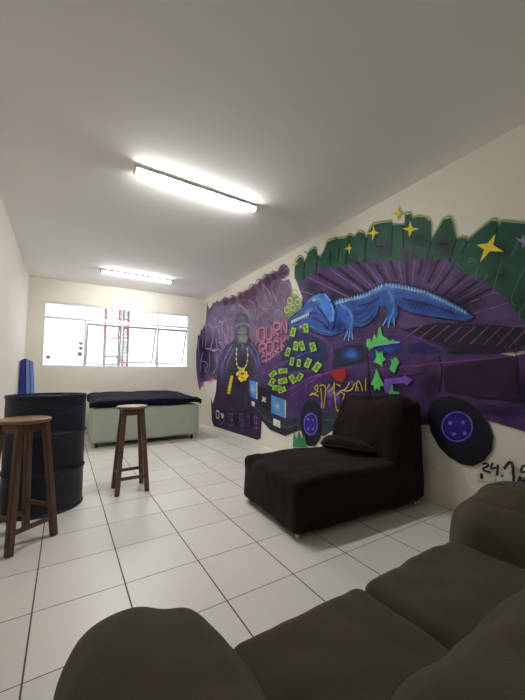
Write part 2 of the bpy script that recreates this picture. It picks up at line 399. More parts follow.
def pl(p, u):
    e = max(abs(u.x), abs(u.y)); k = 1-.8*e**5
    p.z = .0+(p.z)*k; return p
cushion(bm, -.12, -.25, -.038, .12, .25, .038, r=.05, bulge=(0, 0, .015), wr=.008, wf=9, n=24, seed=9, fn=pl)
po = obj('throw_pillow', bm, 'brown'); po.location = (2.29, 2.20, .50); po.rotation_euler = (math.radians(4), math.radians(-8), math.radians(36))
tag(po, 'small flat dark brown pillow lying on the chaise seat before its backrest', 'pillow')

# ------------------------------------------------------------ foreground sofa
t = thing('two_seat_sofa', 'olive-brown suede two-seat sofa with puffy arms in the foreground', 'sofa', (0, 0, 0))
bm = bmesh.new(); cushion(bm, .06, -.20, .07, 1.92, .74, .27, r=.03, wr=.004, n=20); obj('sofa_base', bm, 'olive', t)
for x, y in ((.12, -.12), (1.86, -.12), (.12, .68), (1.86, .68)): foot(x, y, t, 'black', .03, .08)
def seat(x0, x1, sd):
    bm = bmesh.new()
    def f(p, u):
        if u.z > 0:
            w_ = (p.x*1.3+p.y*1.9)*9+sd+2.5*noise.noise(p*2.2); p.z += .013*(abs(math.sin(w_))**.6-.6)*max(0, 1-abs(u.x)**3)*max(0, .3+noise.noise(p*3+Vector((sd, 0, 0))))
        return p
    cushion(bm, x0, .06, .22, x1, .84, .425, r=.045, bulge=(0, .02, .02), wr=.008, wf=6, n=46, seed=sd, fn=f); obj('seat_cushion', bm, 'olive', t)
seat(.385, .908, 2); seat(.912, 1.50, 7)
def arm(x0, x1, sd, zt, yf, r, tl):
    bm = bmesh.new()
    def f(p, u):
        fr = max(0, (p.y-(yf-.4))/.4)
        if u.z > 0: p.z -= .05*fr**3*max(0, u.z); p.z -= tl*u.x*max(0, u.z)
        if tl > 0: p.y -= .03*u.x*fr; p.z += (.02-1.2*(p.x-.14)**2)*max(0, u.z)
        elif u.x < 0 and u.z > 0: p.x += .06*u.z**1.5
        w_ = p.x*3.2-p.y*5+2.2*noise.noise(p*2.4+Vector((sd, 0, 0))); p.z += .013*(abs(math.sin(w_*2.6))**.5-.7)*max(0, min(1, u.z*2))*max(0, noise.noise(p*3.3+Vector((3, sd, 0)))+.35)
        if u.z > 0: p.z += .005*math.sin((p.x*2.2-p.y*.9)*20)*noise.noise(p*4)*2
        return p
    cushion(bm, x0, -.2, .09, x1, yf, zt, r=r, bulge=(.01, .02, .025), wr=.007, wf=4, n=50, seed=sd, fn=f); obj('armrest', bm, 'olive', t)
arm(.003, .385, 4, .61, .895, .125, .018); arm(1.465, 1.90, 11, .65, .87, .15, -.01)
bm = bmesh.new()
cushion(bm, .36, -.20, .20, 1.55, .34, .725, r=.1, bulge=(0, .03, .02), wr=.02, wf=4, n=46, seed=12); obj('backrest', bm, 'olive', t)

# ------------------------------------------------------------ the mural sprayed on the right wall
# outlines were surveyed on the photograph and are carried onto the wall's own plane (y, z in metres)
def wl(px, py):
    d = fw + rt*((px-262.5)/FPX) + up*((350-py)/FPX)
    k = (RX-EYE.x)/d.x
    if d.x <= 0 or EYE.y+d.y*k > YB-.001:
        return (YB-.001, wl(208, py+(208-px)*.02)[1]) if px < 208 else (YB-.001, EYE.z+d.z*k)
    return (EYE.y+d.y*k, EYE.z+d.z*k)
class Paint:
    n = 0
    def __init__(s): s.bm = bmesh.new(); s.cl = s.bm.loops.layers.float_color.new('paint')
    def lay(s): Paint.n += 1; return RX-.0008-Paint.n*.000035
    def face(s, vs, cols):
        try: f = s.bm.faces.new(vs)
        except ValueError: return
        for l, c in zip(f.loops, cols): l[s.cl] = c
    def poly(s, pts, col, a=1, wall=False):
        x = s.lay(); q = [p if wall else wl(*p) for p in pts]; c = (*srgb(*col), a)
        tri = geometry.tessellate_polygon([[Vector((p[0], p[1], 0)) for p in q]])
        vs = [s.bm.verts.new((x, p[0], p[1])) for p in q]
        for t3 in tri: s.face([vs[i] for i in t3], [c]*3)
    def stroke(s, pts, w, col, a=1, soft=0, closed=False):
        x = s.lay(); q = [Vector(wl(*p)) for p in pts]
        # width given in photo pixels at the stroke's middle
        if len(pts) == 2: pts = [(pts[0][0]+(pts[1][0]-pts[0][0])*i/4, pts[0][1]+(pts[1][1]-pts[0][1])*i/4) for i in range(5)]
        m = pts[len(pts)//2]; a1 = Vector(wl(*m)); k = (Vector(wl(m[0]+1, m[1]))-a1).length; k2 = (Vector(wl(m[0], m[1]+1))-a1).length
        W = w*math.sqrt(k*k2)/2
        if closed: q = q+[q[0]]
        # smooth
        if len(q) > 2:
            r = []
            for i in range(len(q)-1):
                p0 = q[i-1] if i else (q[-2] if closed else q[0]); p1 = q[i]; p2 = q[i+1]
                p3 = q[i+2] if i+2 < len(q) else (q[1] if closed else q[-1])
                for j in range(4):
                    t_ = j/4
                    r.append(.5*((2*p1)+(p2-p0)*t_+(2*p0-5*p1+4*p2-p3)*t_**2+(3*p1-p0-3*p2+p3)*t_**3))
            r.append(q[-1]); q = r
        offs = [-1, -(1-soft), (1-soft), 1] if soft else [-1, 1]
        al = [0, a, a, 0] if soft else [a, a]
        if soft >= 1: offs = [-1, 0, 1]; al = [0, a, 0]
        c = srgb(*col); prev = None
        for i, p in enumerate(q):
            d = (q[min(i+1, len(q)-1)]-q[max(i-1, 0)])
            d = d.normalized() if d.length > 1e-9 else Vector((1, 0)); nn = Vector((-d.y, d.x))
            e = 0 if (soft >= .75 and not closed and i in (0, len(q)-1)) else 1
            row = [(s.bm.verts.new((x, p.x+nn.x*o*W, p.y+nn.y*o*W)), (*c, v*e)) for o, v in zip(offs, al)]
            if prev:
                for k_ in range(len(row)-1):
                    z = [prev[k_], prev[k_+1], row[k_+1], row[k_]]
                    s.face([v[0] for v in z], [v[1] for v in z])
            prev = row
    def blob(s, cx_, cy_, rx, ry, col, a=1, rot=0, core=0, seg=20):
        x = s.lay(); c = srgb(*col); rings = []
        def ring(f): return [s.bm.verts.new((x, *wl(cx_+f*(rx*math.cos(t_)*math.cos(rot)-ry*math.sin(t_)*math.sin(rot)),
                              cy_+f*(rx*math.cos(t_)*math.sin(rot)+ry*math.sin(t_)*math.cos(rot))))) for t_ in [2*PI*k/seg for k in range(seg)]]
        fs = [max(core, .02), max(core, .02)+(1-core)*.4, max(core, .02)+(1-core)*.7, 1]; al = [a, a*.62, a*.22, 0]
        if core >= 1: fs = [1]; al = [a]
        ctr = s.bm.verts.new((x, *wl(cx_, cy_))); R0 = ring(fs[0])
        for k in range(seg): s.face([ctr, R0[k], R0[(k+1) % seg]], [(*c, a)]*3)
        for i in range(1, len(fs)):
            R1 = ring(fs[i])
            for k in range(seg):
                j = (k+1) % seg; s.face([R0[k], R1[k], R1[j], R0[j]], [(*c, al[i-1]), (*c, al[i]), (*c, al[i]), (*c, al[i-1])])
            R0 = R1
    def done(s, name, parent, label=None):
        me = bpy.data.meshes.new(name); s.bm.to_mesh(me); s.bm.free(); me.materials.append(M['paint'])
        me.transform(Matrix.Translation((-RX, 0, 0)) @ Matrix.Identity(4))
        o = bpy.data.objects.new(name, me); C.objects.link(o); o.parent = parent
        if label: o['label'] = label
        return o
def ell(cx_, cy_, rx, ry, n=28, rot=0):
    return [(cx_+rx*math.cos(t_)*math.cos(rot)-ry*math.sin(t_)*math.sin(rot), cy_+rx*math.cos(t_)*math.sin(rot)+ry*math.sin(t_)*math.cos(rot)) for t_ in [2*PI*k/n for k in range(n)]]
mur = thing('graffiti_mural', 'large purple, green and blue spray-painted mural covering the right wall', 'mural', (RX, 0, 0))

# --- dusty purple clouds on the left
P = Paint()
P.poly([(207, 302), (206, 318), (203, 326), (198, 335), (196, 350), (196, 372), (199, 388), (201, 391), (204, 382), (208, 381), (213, 379), (218, 381), (240, 385), (262, 372), (290, 350),
        (300, 330), (296, 300), (293, 292), (291, 284), (289, 279), (284, 281), (281, 280), (286, 277), (289, 275), (290, 270), (287, 265), (283, 264), (280, 266), (278, 271), (274, 272), (270, 274), (266, 274), (264, 279),
        (260, 280), (257, 284), (253, 285), (250, 289), (246, 291), (243, 292), (240, 293), (237, 297), (233, 296), (229, 299), (226, 298), (222, 299), (219, 302), (217, 300), (215, 303), (213, 302), (212, 306), (209, 309)], (112, 92, 122))
for x, y, r, c, a in ((215, 318, 12, (150, 140, 180), .7), (232, 310, 12, (140, 124, 166), .5), (250, 300, 14, (96, 44, 92), .8), (268, 285, 12, (100, 44, 96), .8), (283, 273, 8, (112, 40, 96), .9),
                      (275, 300, 13, (142, 104, 150), .7), (262, 320, 12, (124, 96, 140), .6), (285, 300, 7, (158, 104, 150), .6), (240, 320, 9, (90, 80, 116), .5), (206, 355, 12, (58, 56, 88), .85), (214, 345, 12, (60, 56, 84), .8),
                      (212, 368, 12, (62, 60, 92), .8), (200, 384, 5, (170, 90, 160), .9), (210, 378, 6, (160, 96, 160), .8), (222, 330, 6, (160, 120, 160), .7), (228, 340, 6, (170, 124, 164), .6)):
    P.blob(x, y, r, r*1.1, c, a)
for x, y, r in ((218, 312, 12), (232, 308, 11), (226, 320, 9), (250, 312, 12)): P.blob(x, y, r, r, (142, 128, 158), .7, 0, 0)
for x, y, r in ((226, 302, 4), (233, 300, 4), (240, 297, 4), (247, 295, 4), (253, 290, 5), (260, 285, 5), (267, 280, 5), (274, 277, 5)):
    P.blob(x, y, r, r*1.2, (90, 34, 80), .9); P.stroke([(x-r, y+1), (x-r*.6, y-r), (x+r*.5, y-r), (x+r, y)], 1.1, (150, 92, 140), .7, .6)
for c_ in ([(262, 284), (268, 290), (272, 300), (270, 306), (266, 298), (262, 284)], [(277, 310), (274, 318), (277, 326), (282, 322), (281, 312), (277, 310)], [(283, 272), (287, 268), (289, 272), (286, 276), (282, 275)],
           [(278, 292), (281, 284), (287, 283), (291, 288), (292, 296)], [(274, 280), (272, 290), (277, 302)], [(256, 296), (260, 306), (268, 310)], [(264, 312), (258, 316), (258, 324)], [(248, 300), (254, 304), (256, 312)],
           [(285, 320), (282, 312), (284, 300), (287, 294)], [(238, 304), (246, 310), (250, 318)]):
    P.stroke(c_, 1.7, (172, 138, 178), .75, .7)
P.done('cloud_backdrop', mur)

# the scrawl runs a hand's width round the corner onto the window wall
class BackPaint(Paint):
    def lay(s): Paint.n += 1; return YB-.0008-Paint.n*.000035
def wb(px, py):
    d = fw + rt*((px-262.5)/FPX) + up*((350-py)/FPX); k = (YB-EYE.y)/d.y
    return (EYE.x+d.x*k, EYE.z+d.z*k)
_wl = wl; wl = wb
P = BackPaint()
P.poly([(206.5, 322), (203, 328), (200.5, 331), (200, 336), (198, 334), (197, 346), (196, 352), (196, 366), (197, 377), (199, 388), (200, 391), (201, 385), (203, 382), (206.5, 381)], (100, 84, 116))
P.blob(202, 348, 6, 18, (58, 56, 86), .9); P.blob(203, 368, 5, 14, (62, 60, 92), .9); P.blob(201, 384, 4, 5, (164, 92, 158), .9)
for c_ in ([(206, 327), (203, 330), (203, 338), (202, 347)], [(199, 338), (198, 346), (199, 356)], [(203, 352), (201, 360), (200, 372)], [(200, 361), (206.5, 362)], [(206, 334), (205, 346), (206.5, 349)]): P.stroke(c_, 1, (178, 164, 200), .8, .6)
for v in P.bm.verts: v.co = Vector((v.co.y, v.co.x, v.co.z))      # onto the window wall's plane
o = P.done('corner_scrawl', mur)
wl = _wl

# --- lilac outline scrawl and pink block letters
P = Paint()
for c_ in ([(205, 326), (209, 325), (213, 328), (218, 326), (219, 322), (223, 322)], [(206, 327), (207, 336), (205, 346), (207, 349), (212, 348)], [(212, 329), (213, 338), (211, 347), (214, 350), (217, 347), (216, 339)],
           [(218, 327), (220, 334), (219, 341), (222, 343)], [(223, 323), (222, 330), (225, 335), (226, 342), (230, 343)], [(227, 324), (228, 334), (227, 342)], [(232, 325), (232, 342)], [(203, 331), (204, 338), (202, 346)],
           [(210, 350), (215, 351), (219, 349), (222, 354), (223, 346), (220, 344)], [(200, 361), (206, 362), (208, 366), (204, 370), (207, 372)], [(209, 352), (210, 364), (208, 374)], [(216, 356), (217, 366), (213, 374)], [(222, 347), (221, 353)],
           [(203, 352), (202, 360)], [(199, 338), (198, 346), (199, 356)], [(218, 360), (219, 372)]):
    P.stroke(c_, 1.1, (178, 164, 200), .8, .6)
P.done('outline_scrawl', mur)
P = Paint()
P.poly([(251, 335), (258, 328), (268, 326), (279, 320), (286, 318), (290, 330), (289, 350), (286, 357), (276, 362), (266, 368), (262, 360), (258, 348), (252, 344)], (140, 88, 122), .9)
def letters(P, txt, x, y, dx, dy, w, h, th, col, a=1, skew=0):
    G = {'J': ['10 14 06'], 'O': ['10 00 04 14 10'], 'U': ['00 04 14 10'], 'R': ['04 00 10 12 02 14'], 'K': ['00 04', '10 02 14'], 'C': ['11 00 04 13'], 'S': ['10 00 02 12 14 04'], 'P': ['04 00 10 12 02'],
         'A': ['04 0.50 14', '0.22 0.82'], 'E': ['10 00 04 14', '02 12'], 'N': ['04 00 14 10'], 'M': ['04 00 0.52 10 14'], 'T': ['00 10', '0.50 0.54'], 'D': ['00 04 13 11 00'], '1': ['01 0.50 0.54'], '$': ['10 00 02 12 14 04', '0.50 0.54']}
    for ch_ in txt:
        for st in G[ch_]:
            pts = []
            for tk in st.split():
                i = len(tk)-1; u, v = float(tk[:i]), float(tk[i]); pts.append((x+u*w+skew*v/4, y+v*h/4+u*w*dy/dx*.8))
            P.stroke(pts, th, col, a, .35)
        x += dx; y += dy
for txt, x, y, dx, dy, w, h in (('JOURN', 252, 331, 7.4, -2.2, 5, 12), ('ROCK', 260, 345, 7.2, -2.0, 5, 10), ('SPACE', 262, 357, 4.9, -1.6, 3.6, 9)):
    letters(P, txt, x+1, y+1, dx, dy, w, h, 3.2, (70, 34, 66), .9); letters(P, txt, x, y, dx, dy, w, h, 2.1, (186, 122, 152), .9)
P.done('pink_lettering', mur)

# --- hooded figure
P = Paint()
P.poly([(217, 379), (216, 392), (213, 404), (211, 398), (212, 421), (214, 426), (229, 431), (258, 440), (261, 438), (262, 421), (266, 412), (266, 378), (262, 360), (258, 348), (250, 338), (236, 338), (226, 346), (219, 360)], (46, 36, 64))
for x, y, rx, ry, c, a in ((222, 366, 5, 22, (92, 76, 136), .9), (258, 362, 6, 20, (96, 76, 140), .9), (228, 352, 8, 9, (84, 76, 124), .8), (252, 350, 7, 9, (84, 78, 126), .8), (241, 372, 12, 24, (28, 26, 42), .9),
                           (219, 396, 3, 14, (84, 54, 118), .7), (227, 400, 3, 16, (70, 50, 104), .6), (246, 400, 3, 14, (84, 54, 110), .7), (256, 418, 6, 18, (84, 44, 104), .8), (219, 420, 6, 8, (62, 44, 92), .7), (236, 422, 7, 8, (40, 32, 62), .8), (248, 424, 6, 10, (58, 40, 86), .7)):
    P.blob(x, y, rx, ry, c, a)
P.blob(242, 330, 8.5, 19, (74, 72, 98), 1, 0, .75); P.blob(242, 318, 7, 5.5, (112, 108, 140), .9); P.blob(243, 336, 5.6, 12, (116, 124, 126), 1, 0, .7); P.blob(243, 346, 4.5, 8, (92, 108, 102), .9)
P.stroke([(235, 327), (239, 324), (247, 324), (251, 328)], 3, (128, 124, 166), .8, .6); P.stroke([(238, 334), (241, 335)], 1.2, (44, 44, 60), .8, .5); P.stroke([(245, 335), (248, 334)], 1.2, (44, 44, 60), .8, .5)
P.stroke([(240, 344), (246, 344)], 1.2, (54, 56, 66), .8, .5)
for c_ in ([(251, 342), (257, 352), (261, 366)], [(248, 346), (254, 356), (258, 368)], [(232, 346), (226, 356), (222, 368)], [(235, 348), (229, 360), (226, 372)]): P.stroke(c_, 1.1, (136, 122, 186), .8, .6)
for c_, txt in (((220, 413), 'D'), ((230, 414), '$'), ((240, 414), '$'), ((247.5, 415), '1'), ((255, 417), '$')):
    letters(P, txt, c_[0], c_[1], 4, 1, 3.4, 11, .9, (118, 100, 152), .8)
P.stroke([(216.5, 411), (216.5, 417), (219, 417.5), (219, 411.5), (216.5, 411)], .9, (220, 220, 224)); P.poly([(221, 413), (224, 414), (224, 418), (222, 418)], (196, 200, 180))
fg = P.done('painted_figure', mur)
P = Paint()
for x, y in ((237, 349), (236.6, 354), (236.4, 359), (237, 364), (238.6, 367.5), (247.6, 349), (248, 355), (247.6, 361), (246, 366), (242.5, 369), (240.5, 368.5), (244.5, 368.5)): P.blob(x, y, .95, 1.5, (226, 222, 172), 1, 0, .7, 10)
P.stroke([(237, 348), (236.4, 358), (238, 366), (242.5, 369), (246.5, 366), (248, 357), (247.6, 348)], .7, (200, 190, 130), .9)
P.done('painted_chain', fg)
P = Paint()
for x, y in ((240, 372), (243, 371), (246, 373), (238, 374), (241, 376), (244, 376), (247, 376), (242, 380), (245, 379), (240, 378)): P.blob(x, y, 2, 2.4, (230, 196, 44), 1, random.random(), .7, 8)
P.done('painted_pendant', fg)
P = Paint()
for k in range(7): P.blob(232-.5*k, 377+2.6*k, 2, 1.8, (226, 192, 50), 1, 0, .7, 8)
P.done('painted_gold_bar', fg)

# --- violet sunburst and green title letters
P = Paint()
P.poly([(296, 279), (300, 268), (330, 262), (360, 256), (400, 250), (440, 246), (470, 246), (500, 250), (546, 256), (546, 345), (525, 345), (470, 365), (400, 345), (330, 340), (302, 312), (303, 298)], (86, 60, 112))
for x, y, rx, ry, c, a in ((330, 280, 26, 13, (92, 54, 116), .8), (375, 272, 30, 13, (88, 58, 122), .8), (420, 274, 26, 14, (96, 58, 118), .8), (470, 300, 24, 18, (72, 40, 92), .8), (312, 292, 12, 14, (42, 30, 62), .9), (345, 295, 30, 10, (46, 32, 70), .9),
                           (400, 292, 40, 10, (48, 34, 74), .8), (450, 310, 30, 12, (38, 28, 58), .9), (480, 335, 34, 16, (54, 30, 72), .9), (430, 340, 26, 16, (28, 22, 40), .9)): P.blob(x, y, rx, ry, c, a)
for k in range(46):
    a_ = PI*1.02+k*PI*1.06/45; ca, sa = math.cos(a_), math.sin(a_); r1 = 42+random.random()*14; r2 = 92+random.random()*30
    p1 = (410+r1*1.35*ca, 342+r1*sa*1.2); p2 = (410+r2*1.4*ca, 342+r2*sa*1.0)
    if p2[0] < 546 and p2[0] > 298 and p1[1] < 338: P.stroke([p1, p2], 1.3 if k % 2 else 3.4, (150, 112, 170) if k % 2 else (34, 22, 50), .75, .6)
for k in range(9):
    x = 408+k*12; P.stroke([(x, 346+k*1.0), (x+26, 324+k*.5)], 1.6, (150, 84, 150), .65, .8)
P.done('violet_sunburst', mur)
P = Paint()
G1 = (32, 84, 64)
top = [(295, 279), (296, 262), (300, 257), (303, 258), (305, 262), (307, 258), (309, 252), (312, 250), (315, 248), (317, 251), (318, 256), (321, 257), (325, 250), (328, 242), (333, 240), (346, 238), (350, 235), (355, 237), (359, 232), (364, 233),
       (367, 238), (369, 232), (373, 225), (382, 223), (392, 222), (393, 225), (405, 225), (406, 215), (411, 214), (413, 219), (418, 217), (425, 218), (431, 222), (432, 241), (438, 230), (444, 220), (451, 218), (454, 228), (457, 239), (467, 238), (468, 241),
       (480, 230), (492, 221), (497, 221), (499, 228), (502, 222), (515, 223), (525, 224), (546, 226)]
bot = [(546, 352), (535, 340), (524, 322), (516, 312), (508, 300), (498, 292), (488, 284), (474, 276), (462, 272), (446, 258), (432, 262), (420, 258), (404, 262), (388, 260), (372, 264), (356, 262), (340, 268), (322, 268), (310, 274), (300, 282)]
P.stroke([(x, y-1.2) for x, y in top], 3, (150, 170, 70), .6, .8)
P.poly(top+bot, G1)
for x, y, rx, ry, c, a in ((470, 262, 14, 8, (62, 122, 84), .8), (500, 250, 18, 14, (38, 70, 62), .8), (520, 300, 14, 24, (40, 96, 70), .8), (420, 240, 16, 10, (32, 70, 60), .8), (445, 245, 10, 12, (64, 50, 90), .7), (330, 260, 12, 9, (44, 96, 72), .7),
                           (385, 250, 12, 10, (70, 52, 100), .7), (352, 258, 10, 8, (62, 70, 90), .7), (302, 272, 6, 10, (52, 96, 86), .7), (500, 275, 12, 10, (34, 84, 64), .7), (410, 255, 12, 8, (84, 60, 108), .7), (428, 262, 12, 8, (88, 58, 112), .7), (372, 262, 14, 6, (88, 60, 116), .7)): P.blob(x, y, rx, ry, c, a)
for c_ in ([(305, 262), (304, 280)], [(318, 256), (316, 276)], [(367, 238), (365, 262)], [(350, 240), (346, 264)], [(393, 226), (392, 256)], [(404, 226), (404, 250)], [(432, 241), (428, 258)], [(457, 239), (450, 262)], [(468, 241), (462, 254)],
           [(498, 228), (494, 238)], [(331, 250), (330, 266)], [(340, 246), (338, 262)], [(378, 232), (376, 246), (384, 246)], [(440, 244), (448, 244)]): P.stroke(c_, 2.2, (22, 36, 44), .85, .6)
for c_ in ([(478, 268), (476, 278), (484, 282), (488, 274)], [(502, 262), (494, 290), (500, 294)], [(525, 268), (512, 298), (516, 306)], [(546, 280), (520, 312), (524, 322)], [(470, 258), (478, 262)], [(520, 240), (512, 256)], [(455, 262), (464, 270)], [(546, 318), (530, 330)]):
    P.stroke(c_, 1.6, (116, 112, 140), .75, .6)
for k in range(40):
    x = 300+k*5.2+random.random()*3; y0_ = 262-8*math.sin((x-300)/70)+max(0, (x-450)*.55); P.stroke([(x, y0_+8), (x+(x-410)*.06, y0_-10-random.random()*8)], 1.3, random.choice([(120, 92, 150), (52, 36, 74), (96, 70, 124)]), .7, .8)
P.done('green_title_lettering', mur)

def star(cx_, cy_, pts, col=(226, 206, 54)):
    P = Paint(); q = []
    for k, p in enumerate(pts):
        n = pts[(k+1) % len(pts)]; q += [p, (cx_+((p[0]+n[0])/2-cx_)*.42, cy_+((p[1]+n[1])/2-cy_)*.42)]
    P.poly([(cx_+(x-cx_)*1.1, cy_+(y-cy_)*1.1) for x, y in q], (40, 60, 50), .6); P.poly(q, col); P.done('painted_star', mur)
star(489, 247, [(496.5, 233.5), (504.5, 252), (480.5, 263), (477, 245)])
star(411, 229.5, [(411, 221), (420, 229), (410, 238), (403, 229)])
star(374.5, 233, [(374, 225), (380, 233), (373, 241), (368, 234)])
star(350, 248, [(350, 243), (353, 248), (350, 255), (345, 249)])
star(399, 214, [(400, 205), (405, 214), (399, 221), (392, 214)])
star(295.5, 264, [(296, 258), (299, 263), (295, 270), (292, 265)])
star(523.5, 242, [(524, 234), (532, 242), (524, 250), (516, 238)], (150, 146, 180))

# --- car
P = Paint()
body = [(262, 366), (276, 356), (292, 342), (302, 330), (314, 324), (340, 330), (396, 326), (414, 330), (440, 345), (462, 354), (500, 354), (516, 356), (530, 352), (546, 352), (546, 440), (525, 431), (491, 421), (470, 420), (440, 425), (400, 424), (325, 436),
        (300, 430), (286, 436), (271, 430), (261, 419), (250, 401), (249, 380), (256, 376)]
P.poly(body, (70, 44, 98))
for x, y, rx, ry, c, a, r_ in ((300, 384, 30, 12, (92, 54, 126), .9, -.5), (270, 395, 12, 16, (46, 30, 66), .8, 0), (335, 375, 26, 8, (88, 50, 118), .8, -.1), (350, 390, 34, 16, (50, 32, 86), .8, 0), (315, 400, 20, 12, (74, 44, 106), .8, 0), (420, 366, 30, 5, (112, 54, 124), .9, -.05),
                               (480, 362, 34, 5, (104, 44, 104), .8, -.06), (390, 384, 34, 14, (52, 30, 70), .8, 0), (470, 378, 36, 16, (50, 28, 62), .8, -.05), (430, 385, 16, 22, (42, 26, 56), .8, 0), (520, 392, 18, 24, (36, 22, 50), .8, 0), (325, 335, 14, 10, (70, 44, 98), .8, 0),
                               (440, 345, 30, 6, (58, 34, 92), .9, .4), (306, 330, 9, 10, (56, 40, 84), .8, 0), (376, 335, 22, 5, (82, 48, 110), .8, 0), (500, 412, 26, 7, (38, 28, 78), .9, .12)): P.blob(x, y, rx, ry, c, a, r_)
# glazing
P.poly([(288, 340), (302, 328), (325, 344), (330, 358), (318, 368), (286, 372), (282, 352)], (40, 46, 96), .85); P.blob(306, 350, 18, 14, (50, 76, 150), .7)
P.poly([(335, 349), (362, 343), (366, 346), (369, 361), (334, 369), (331, 362)], (24, 28, 52)); P.blob(352, 354, 13, 9, (46, 104, 190), .95); P.blob(352, 355, 8, 5, (60, 124, 210), .7)
P.poly([(371, 349), (396, 341), (404, 344), (404, 351), (374, 360)], (30, 48, 120)); P.blob(388, 350, 13, 6, (36, 80, 180), .9)
P.poly([(408, 344), (426, 342), (444, 350), (438, 354), (410, 354)], (36, 34, 90)); P.blob(424, 349, 12, 4, (44, 48, 128), .8)
P.stroke([(300, 330), (322, 338), (333, 350), (331, 366)], 4.5, (92, 60, 128), .9, .6); P.stroke([(329, 344), (362, 338), (400, 334), (418, 338), (450, 353)], 4, (86, 52, 120), .9, .6); P.stroke([(367, 343), (371, 362)], 3, (78, 46, 108), .9, .6)
P.stroke([(262, 372), (286, 374), (318, 369)], 2, (104, 66, 140), .8, .7)
P.poly([(402, 330), (440, 322), (500, 326), (546, 330), (546, 350), (500, 352), (462, 352), (440, 344)], (36, 26, 48), .85)
for k in range(9): P.stroke([(406+k*13, 338+k*1.2), (424+k*13, 325+k*.4)], 1.3, (156, 92, 160), .8, .6)
# dark shut lines, rear panel
P.stroke([(368, 342), (369, 362), (371, 396)], 1.8, (26, 18, 36), .8, .5); P.stroke([(440, 356), (443, 372), (440, 392)], 2.4, (30, 20, 40), .8, .6); P.stroke([(372, 370), (440, 363), (520, 356)], 1.4, (150, 70, 150), .8, .7)
P.poly([(444, 366), (514, 356), (520, 366), (520, 398), (476, 398), (446, 392)], (54, 30, 62), .7); P.stroke([(476, 398), (500, 399), (546, 402)], 3, (24, 18, 32), .9, .5)
P.stroke([(482, 404), (546, 408)], 5, (52, 54, 84), .8, .5); P.stroke([(512, 344), (518, 360), (518, 396)], 2, (34, 24, 50), .8, .6); P.stroke([(448, 352), (480, 352), (520, 350)], 5, (40, 32, 48), .8, .5)
P.stroke([(400, 376), (420, 374), (428, 368)], 1.6, (26, 16, 34), .8, .6); P.stroke([(262, 374), (282, 364), (308, 352)], 1.4, (132, 84, 160), .7, .7); P.stroke([(290, 398), (320, 376), (364, 366)], 3, (124, 66, 150), .65, .8); P.stroke([(286, 392), (310, 378), (332, 372)], 1.6, (150, 90, 170), .6, .8)
# grille and bumper
P.poly([(256, 386), (258, 384), (272, 394), (272, 414), (262, 406), (257, 400)], (24, 20, 36)); P.poly([(250, 398), (258, 402), (272, 416), (286, 420), (298, 418), (298, 430), (286, 436), (271, 430), (260, 418), (251, 404)], (36, 44, 54))
P.stroke([(252, 402), (268, 420), (286, 427), (298, 424)], 2, (84, 96, 104), .7, .6); P.poly([(322, 412), (346, 412), (352, 420), (346, 433), (324, 436)], (40, 52, 60)); P.stroke([(324, 420), (346, 420)], 1.6, (84, 96, 104), .6, .6)
P.poly([(326, 436), (334, 430), (340, 440), (328, 440)], (222, 220, 214))
van = P.done('painted_car', mur)
for pts, c2 in (([(250, 380), (257.5, 382), (257.5, 399), (252, 397)], (254, 390)), ([(272, 395), (286, 400), (286, 418), (272, 413)], (278, 406))):
    P = Paint(); P.poly([(c2[0]+(x-c2[0])*1.12, c2[1]+(y-c2[1])*1.12) for x, y in pts], (30, 40, 74)); P.poly(pts, (76, 138, 204)); P.blob(c2[0], c2[1], 5, 7, (156, 200, 236), .9)
    P.stroke([pts[1], pts[2]], 1.6, (206, 220, 200), .9); P.done('painted_headlight', van)
for pts in ([(274, 418), (281, 421), (281, 428), (274, 425)], [(252, 401), (255.5, 402), (255, 406.5), (252.5, 405.5)], [(263, 396), (265, 398), (267, 397), (266, 400), (267, 403), (264.5, 401), (262, 402), (263.5, 399)]):
    P = Paint(); P.poly(pts, (218, 214, 222)); P.done('painted_badge', van)
def wheel(cx_, cy_, out, rx, ry, bolts):
    P = Paint(); P.poly(out, (22, 20, 30)); P.blob(cx_, cy_, rx*1.7, ry*1.7, (44, 34, 120), 1); P.blob(cx_, cy_, rx*1.15, ry*1.15, (52, 40, 150), .9, 0, .5)
    P.stroke(ell(cx_, cy_, rx, ry, 16), 1.5, (122, 108, 214), .95, .5, True)
    for x, y in bolts: P.blob(x, y, rx*.16, ry*.16, (140, 130, 200), 1, 0, .5, 10)
    P.done('painted_wheel', van)
wheel(311.5, 424, [(301, 424), (301, 414), (304, 405), (309, 401), (315, 401), (320, 405), (323, 414), (323, 428), (321, 438), (316, 446), (309, 446), (304, 440)], 6.5, 10.5, [(309, 419), (314, 420), (309, 429), (314, 429)])
wheel(458, 426.5, [(428, 415), (432, 402), (441, 397), (452, 396), (466, 400), (480, 411), (490, 424), (494, 437), (493, 450), (486, 460), (474, 466), (462, 464), (450, 457), (440, 447), (432, 433)], 15, 14.5, [(451, 423), (464, 422), (455, 434), (465.5, 433)])

